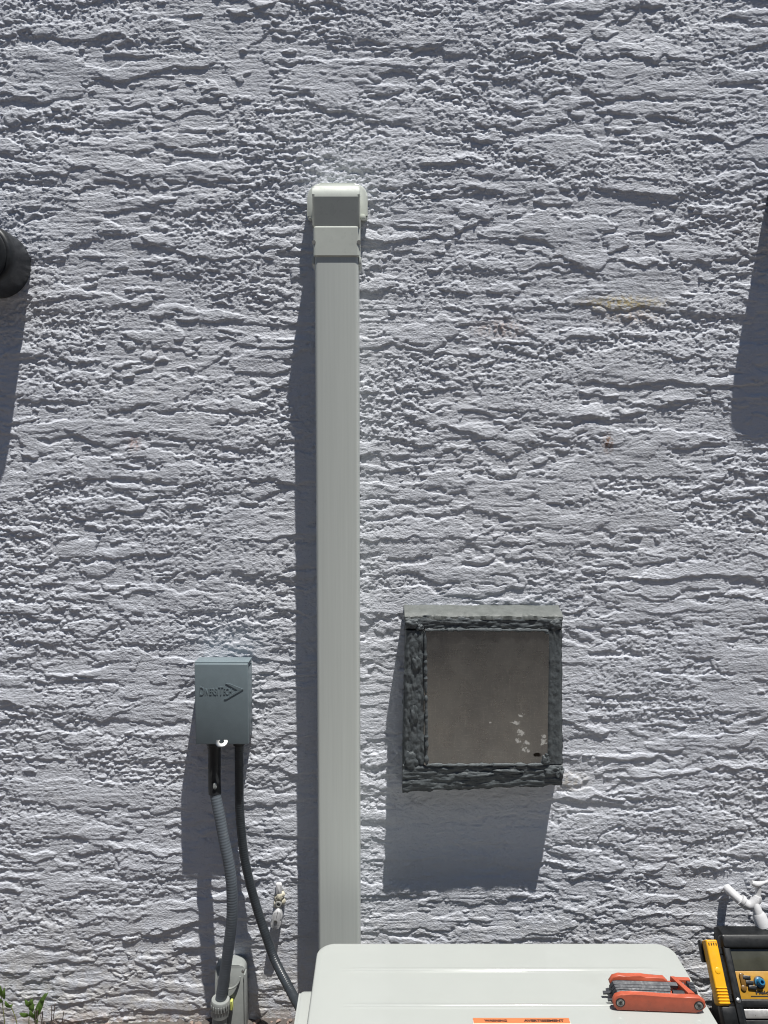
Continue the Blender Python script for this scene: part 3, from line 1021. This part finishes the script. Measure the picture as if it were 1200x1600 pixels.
# yellow side bumpers with ribbed grip ends
for x0, x1 in ((0.7035, 0.7285), (1.006, 1.031)):
    m = Matrix.Translation((0, 0, 0))
    prm = []
    bm = bmesh.new()
    u0, u1 = x0 - SO.x, x1 - SO.x
    prism(bm, rrect(u0, u1, 0.004, 0.125, (0.006, 0.006, 0.003, 0.003), 4), 2, -0.018, 0.010, 0.004, 3, SF)
    bump = obj('bumper', bm, 'yellow', t)
    for q in range(6):
        v = 0.092 + q * 0.0055
        obj('grip_rib', B((u0 + 0.001, v, 0.008), (u1 - 0.001, v + 0.0028, 0.0122), 0.001, 1, SF), 'yellow', bump)
    obj('bumper_dimple', L([(0.0, 0.0065), (0.0015, 0.006), (0.002, 0.0045)], onface((u0 + u1) / 2, 0.062, 0.0095), SN, 16), 'yellow', bump)
    for q in range(4):
        uu = u0 + 0.004 + q * 0.0052
        obj('bumper_slot', B((uu, 0.010, 0.0085), (uu + 0.0022, 0.0155, 0.0105), 0.0003, 1, SF), 'ink', bump)
    obj('bumper_back', B((u0 - 0.0035, 0.002, -0.036), (u1 - 0.002, 0.045, -0.0185), 0.003, 2, SF), 'blackm', bump)
    obj('bumper_foot', B((u0 + 0.005, 0.1255, -0.02), (u1 + 0.012, 0.160, 0.006), 0.004, 2, SF), 'blackm', bump)
    lo, hi = sorted((u1 - 0.001, 0.0)) if x0 < 0.8 else sorted((0.248, u0 + 0.001))
    for v in (0.018, 0.105):
        obj('bumper_bracket', B((lo, v, -0.012), (hi, v + 0.014, 0.002), 0.002, 1, SF), 'blackm', bump)
# ------------------------------------------------------------------ outdoor unit
t = thing('outdoor_unit', 'white outdoor air conditioning unit below the line cover', 'air conditioner', (0.228, -0.345, -0.26))
ux0, ux1, uy0, uy1, uz = -0.133, 0.588, -0.492, -0.200, 0.311
obj('cabinet', B((ux0 + 0.006, uy0 + 0.006, -0.20), (ux1 - 0.006, uy1 - 0.006, uz - 0.022), 0.02, 3), 'unit', t)
# top panel: rounded sheet with a rolled edge and two embossed grooves
nxp, nyp = 150, 132


def top_panel():
    bm = bmesh.new()
    rc = 0.020
    rb, rr_ = 0.038, 0.034
    rows = []
    for j in range(nyp + 1):
        y = uy0 + (uy1 - uy0) * j / nyp
        row = []
        for i in range(nxp + 1):
            x = ux0 + (ux1 - ux0) * i / nxp
            # rounded plan corners
            px, py = x, y
            for cx, sx in ((ux0 + rr_, -1), (ux1 - rr_, 1)):
                for cy, sy in ((uy0 + rr_, -1), (uy1 - rr_, 1)):
                    dx, dy = (x - cx) * sx, (y - cy) * sy
                    if dx > 0 and dy > 0:
                        m_ = max(dx, dy)
                        l_ = math.hypot(dx, dy)
                        px, py = cx + sx * dx * m_ / l_, cy + sy * dy * m_ / l_
            z = uz
            for gy_, xa, xb in ((-0.2815, -0.095, 0.555), (-0.3790, -0.088, 0.555), (-0.4550, -0.088, 0.555)):
                fade = ss(xa, xa + 0.05, x) * (1 - ss(xb - 0.05, xb, x))
                d = y - gy_
                z += float(fade) * (0.0016 * math.exp(-((d - 0.0030) / 0.0026) ** 2) + 0.0016 * math.exp(-((d + 0.0030) / 0.0026) ** 2) - 0.0018 * math.exp(-(d / 0.0015) ** 2))
            row.append(bm.verts.new((px, py, z)))
        rows.append(row)
    for a, b in zip(rows, rows[1:]):
        for i in range(nxp):
            bm.faces.new((a[i], a[i + 1], b[i + 1], b[i]))
    loop = rows[0][:] + [r_[-1] for r_ in rows[1:]] + rows[-1][-2::-1] + [r_[0] for r_ in rows[-2:0:-1]]
    c = Vector(((ux0 + ux1) / 2, (uy0 + uy1) / 2, 0))
    prev = loop
    for off, dz in ((0.0016, -0.0007), (0.0028, -0.0022), (0.0034, -0.0045), (0.0034, -0.030)):
        cur = []
        n = len(loop)
        for i in range(n):
            a, b = loop[i - 1].co, loop[(i + 1) % n].co
            tn = (b - a)
            nn = Vector((tn.y, -tn.x, 0)).normalized()
            p = loop[i].co + nn * off
            cur.append(bm.verts.new((p.x, p.y, uz + dz)))
        for i in range(n):
            bm.faces.new((prev[i], cur[i], cur[(i + 1) % n], prev[(i + 1) % n]))
        prev = cur
    return bm


top = obj('top_panel', top_panel(), 'unit', t, angle=60)
# side cover that stands proud of the left side, a little below the top
bm = bmesh.new()
prism(bm, rrect(-0.440, -0.297, 0.02, 0.288, (0.018, 0.018, 0.01, 0.01), 5), 0, -0.1625, -0.128, 0.009, 4)
obj('side_cover', bm, 'unit', t)
# front grille with blades and motor hub
obj('grille_recess', L([(0, 0.205), (0.003, 0.205)], (0.14, uy0 + 0.0065, 0.035), (0, -1, 0), 48), 'unitdark', t)
for r in range(3, 21, 2):
    bm = bmesh.new()
    tube(bm, [Vector((0.14 + 0.01 * r * math.cos(a * math.pi / 24), uy0 - 0.004, 0.035 + 0.01 * r * math.sin(a * math.pi / 24))) for a in range(49)], 0.0022, 6)
    obj('grille_ring', bm, 'unit', t)
for i in range(12):
    a = i * math.pi / 6
    obj('grille_spoke', T([(0.14 + 0.03 * math.cos(a), uy0 - 0.005, 0.035 + 0.03 * math.sin(a)), (0.14 + 0.2 * math.cos(a), uy0 - 0.005, 0.035 + 0.2 * math.sin(a))], 0.0024, 0.05, 6), 'unit', t)
for x in (0.02, 0.43):
    obj('foot', B((x, uy0 - 0.02, -0.235), (x + 0.06, uy1 + 0.02, -0.2005), 0.004), 'unit', t)
# warning sticker
st = obj('warning_sticker', B((0.158, -0.486, uz + 0.0003), (0.330, -0.4155, uz + 0.0006)), 'stickerw', top, smooth=False)
ob = obj('orange_band', B((0.1585, -0.4235, uz + 0.0007), (0.3295, -0.4105, uz + 0.0010)), 'stickero', top, smooth=False)
lettering('lettering', 'WARNING', 0.0075, 0.00015, 'ink', Matrix.Translation((0.178, -0.4200, uz + 0.0013)), top, 0.040, 0.0003)
lettering('lettering', 'AVERTISSEMENT', 0.0075, 0.00015, 'ink', Matrix.Translation((0.248, -0.4200, uz + 0.0013)), top, 0.071, 0.0003)

p_ = thing('equipment_pad', 'concrete pad under the white outdoor unit', 'pad', (0.228, -0.345, -0.3))
obj('slab', B((-0.20, -0.56, -0.31), (0.655, -0.175, -0.236), 0.008), 'core', p_)

# ------------------------------------------------------------------ folding hex key set
t = thing('hex_key_set', 'orange folding hex key set lying on the white unit', 'hex keys', (0.495, -0.365, uz))
HM = Matrix.Translation((0.412, -0.392, uz + 0.0015)) @ Matrix.Rotation(math.radians(-3.0), 4, 'Z')
# local frame: u along, v away from camera, w up
fp = [(0.004, 0.006), (0.010, 0.0), (0.150, 0.0), (0.160, 0.004), (0.167, 0.012), (0.165, 0.022), (0.155, 0.029), (0.132, 0.030), (0.118, 0.026), (0.090, 0.0285), (0.060, 0.030), (0.035, 0.0285), (0.018, 0.031), (0.006, 0.026), (0.001, 0.016)]
bm = bmesh.new()
prism(bm, fp, 1, 0.0, 0.010, 0.0022, 3, HM)
front = obj('front_plate', bm, 'orange', t, angle=50)
bp_ = [(0.004, 0.004), (0.010, 0.0), (0.098, 0.0), (0.104, 0.005), (0.106, 0.024), (0.098, 0.032), (0.080, 0.0315), (0.068, 0.033), (0.056, 0.0315), (0.044, 0.033), (0.030, 0.0325), (0.016, 0.034), (0.004, 0.030), (-0.002, 0.020)]
HB = HM @ Matrix.Translation((0.008, 0, 0))
bm = bmesh.new()
prism(bm, bp_, 1, 0.046, 0.056, 0.0022, 3, HB)
obj('back_plate', bm, 'orange', t, angle=50)
obj('back_plate', B((0.105, 0.046, 0.0), (0.150, 0.055, 0.022), 0.002, 2, HM), 'orange', t)
obj('floor_web', B((0.108, 0.0105, 0.001), (0.134, 0.0455, 0.015), 0.001, 1, HM), 'orange', t)
# diagonal bridge at the right end
bm = bmesh.new()
prism(bm, [(0.120, 0.0545), (0.128, 0.0545), (0.150, 0.0105), (0.138, 0.0105)], 2, 0.006, 0.031, 0.0015, 2, HM)
obj('bridge', bm, 'orange', t)
obj('end_web', B((0.128, 0.0465, 0.0155), (0.155, 0.0550, 0.030), 0.002, 2, HM), 'orange', t)
obj('end_socket', B((0.137, 0.020, 0.004), (0.160, 0.0455, 0.024), 0.003, 2, HM), 'steelblk', t)
for q in range(3):
    a, b = Vector((0.158, 0.024 + q * 0.009, 0.024)), Vector((0.146, 0.024 + q * 0.009, 0.027))
    bm = bmesh.new()
    tube(bm, [HM @ a, HM @ b], 0.0036, 8)
    obj('key_end', bm, 'steelblk', t)
for v, r, u1, w in ((0.0395, 0.0056, 0.140, 0.0235), (0.0295, 0.0042, 0.112, 0.0245), (0.0220, 0.0032, 0.110, 0.0250), (0.0155, 0.0026, 0.108, 0.0250)):
    bm = bmesh.new()
    a0 = 0.014
    path = [Vector((a0 - 0.004, v, 0.006)), Vector((a0 - 0.004, v, w - 0.006)), Vector((a0 - 0.001, v, w - 0.001)), Vector((a0 + 0.006, v, w)), Vector((u1 * 0.6, v, w)), Vector((u1, v, w))]
    tube(bm, [HM @ p for p in path], r, 6)
    obj('hex_key', bm, 'steelblk', t, angle=30)
bm = bmesh.new()
tube(bm, [HM @ p for p in (Vector((0.114, 0.021, 0.0215)), Vector((0.136, 0.021, 0.0215)))], 0.0052, 6)
obj('short_key', bm, 'steelblk', t, angle=30)
bm = bmesh.new()
tube(bm, [HM @ p for p in (Vector((-0.008, 0.034, 0.008)), Vector((0.012, 0.034, 0.010)))], 0.0032, 6)
obj('key_tip', bm, 'steelblk', t, angle=30)
bm = bmesh.new()
tube(bm, [HM @ p for p in (Vector((-0.003, 0.018, 0.006)), Vector((0.012, 0.018, 0.008)))], 0.0026, 6)
obj('key_tip', bm, 'steelblk', t, angle=30)
for u, w in ((0.015, 0.015), (0.154, 0.0145)):
    c = HM @ Vector((u, 0.0005, w))
    s = obj('pivot_screw', L([(0, 0.0066), (0.0012, 0.0066), (0.0018, 0.0058), (0.0010, 0.0048), (0.0010, 0.0026), (0.0004, 0.0022)], c, HM.to_3x3() @ Vector((0, -1, 0)), 18), 'zinc', front)
    obj('screw_well', L([(0, 0.0088), (0.0008, 0.0086), (0.0010, 0.0068)], c, HM.to_3x3() @ Vector((0, -1, 0)), 20), 'ink', s)

# ------------------------------------------------------------------ weeds at the wall foot
def leaf(base, tip, width, mat, parent, bend=0.004, n=7):
    bm = bmesh.new()
    b, e = Vector(base), Vector(tip)
    ax_ = (e - b)
    nrm = Vector((0, -1, 0.35)).normalized()
    side = ax_.cross(nrm).normalized()
    nrm = side.cross(ax_).normalized()
    rows = []
    for i in range(n + 1):
        u = i / n
        w = width * (math.sin(math.pi * min(1, u * 0.93 + 0.05)) ** 0.8) * (1 - 0.25 * u)
        c = b + ax_ * u + nrm * bend * math.sin(math.pi * u)
        rows.append([bm.verts.new(c - side * w - nrm * w * 0.25), bm.verts.new(c), bm.verts.new(c + side * w - nrm * w * 0.25)])
    for a, q in zip(rows, rows[1:]):
        for i in range(2):
            bm.faces.new((a[i], a[i + 1], q[i + 1], q[i]))
    fs = bmesh.ops.solidify(bm, geom=bm.faces[:], thickness=0.0004)
    return obj('leaf', bm, mat, parent)


def weed(loc, label, stems, leaves):
    t = thing('weed', label, 'weed', loc, 'weeds at the wall foot')
    for s_ in stems:
        obj('stem', T(s_, lambda s: max(0.0006, 0.0014 - 0.006 * s), 0.006, 7), 'stem', t)
    for l_ in leaves:
        leaf(l_[0], l_[1], l_[2], 'leaf', t)


weed((-0.815, -0.045, -0.02), 'green weed with long upright leaf growing against the wall foot',
     [[(-0.812, -0.045, -0.03), (-0.812, -0.047, 0.03), (-0.806, -0.047, 0.066)], [(-0.800, -0.045, -0.03), (-0.798, -0.046, 0.02), (-0.794, -0.047, 0.045)]],
     [((-0.800, -0.048, 0.030), (-0.770, -0.052, 0.098), 0.0085), ((-0.8085, -0.047, 0.050), (-0.796, -0.055, 0.075), 0.0085), ((-0.812, -0.047, 0.040), (-0.828, -0.058, 0.055), 0.006),
      ((-0.806, -0.047, 0.062), (-0.800, -0.054, 0.086), 0.007), ((-0.786, -0.050, 0.070), (-0.762, -0.056, 0.102), 0.005), ((-0.800, -0.047, 0.034), (-0.805, -0.055, 0.060), 0.006),
      ((-0.795, -0.048, 0.042), (-0.782, -0.060, 0.072), 0.007), ((-0.798, -0.046, 0.020), (-0.786, -0.058, 0.040), 0.006), ((-0.806, -0.047, 0.060), (-0.816, -0.054, 0.084), 0.006)])
weed((-0.876, -0.04, -0.02), 'small green weed with narrow leaves at the left edge of the wall foot',
     [[(-0.868, -0.04, -0.03), (-0.872, -0.042, 0.04), (-0.876, -0.042, 0.085)], [(-0.835, -0.04, -0.03), (-0.845, -0.042, 0.03), (-0.856, -0.042, 0.062)]],
     [((-0.874, -0.042, 0.082), (-0.879, -0.048, 0.122), 0.006), ((-0.870, -0.042, 0.075), (-0.865, -0.048, 0.108), 0.005), ((-0.856, -0.042, 0.055), (-0.864, -0.05, 0.078), 0.005),
      ((-0.873, -0.042, 0.068), (-0.894, -0.05, 0.092), 0.006), ((-0.856, -0.042, 0.058), (-0.846, -0.05, 0.070), 0.004)])
t = thing('dry_weed', 'clump of dry brown stalks beside the green weed', 'dry stalks', (-0.77, -0.04, -0.02))
for i in range(16):
    x = -0.795 + 0.058 * rng.random()
    y = -0.03 - 0.03 * rng.random()
    hgt = rng.uniform(0.03, 0.075)
    lean = rng.uniform(-0.004, 0.012)
    obj('stalk', T([(x, y, -0.03), (x + lean * 0.4, y, hgt * 0.5 - 0.01), (x + lean, y - 0.003, hgt - 0.005)], 0.0011, 0.008, 6), 'drystem', t)
for a, b, c in (((-0.745, -0.05, -0.02), (-0.742, -0.05, 0.010), (-0.755, -0.05, 0.034)), ((-0.742, -0.05, 0.010), (-0.735, -0.05, 0.022), (-0.727, -0.05, 0.034)), ((-0.890, -0.05, -0.03), (-0.889, -0.05, 0.01), (-0.891, -0.05, 0.038)), ((-0.881, -0.05, -0.03), (-0.880, -0.05, 0.0), (-0.881, -0.05, 0.024))):
    obj('stalk', T([a, b, c], 0.0013, 0.006, 6), 'drystem', t)
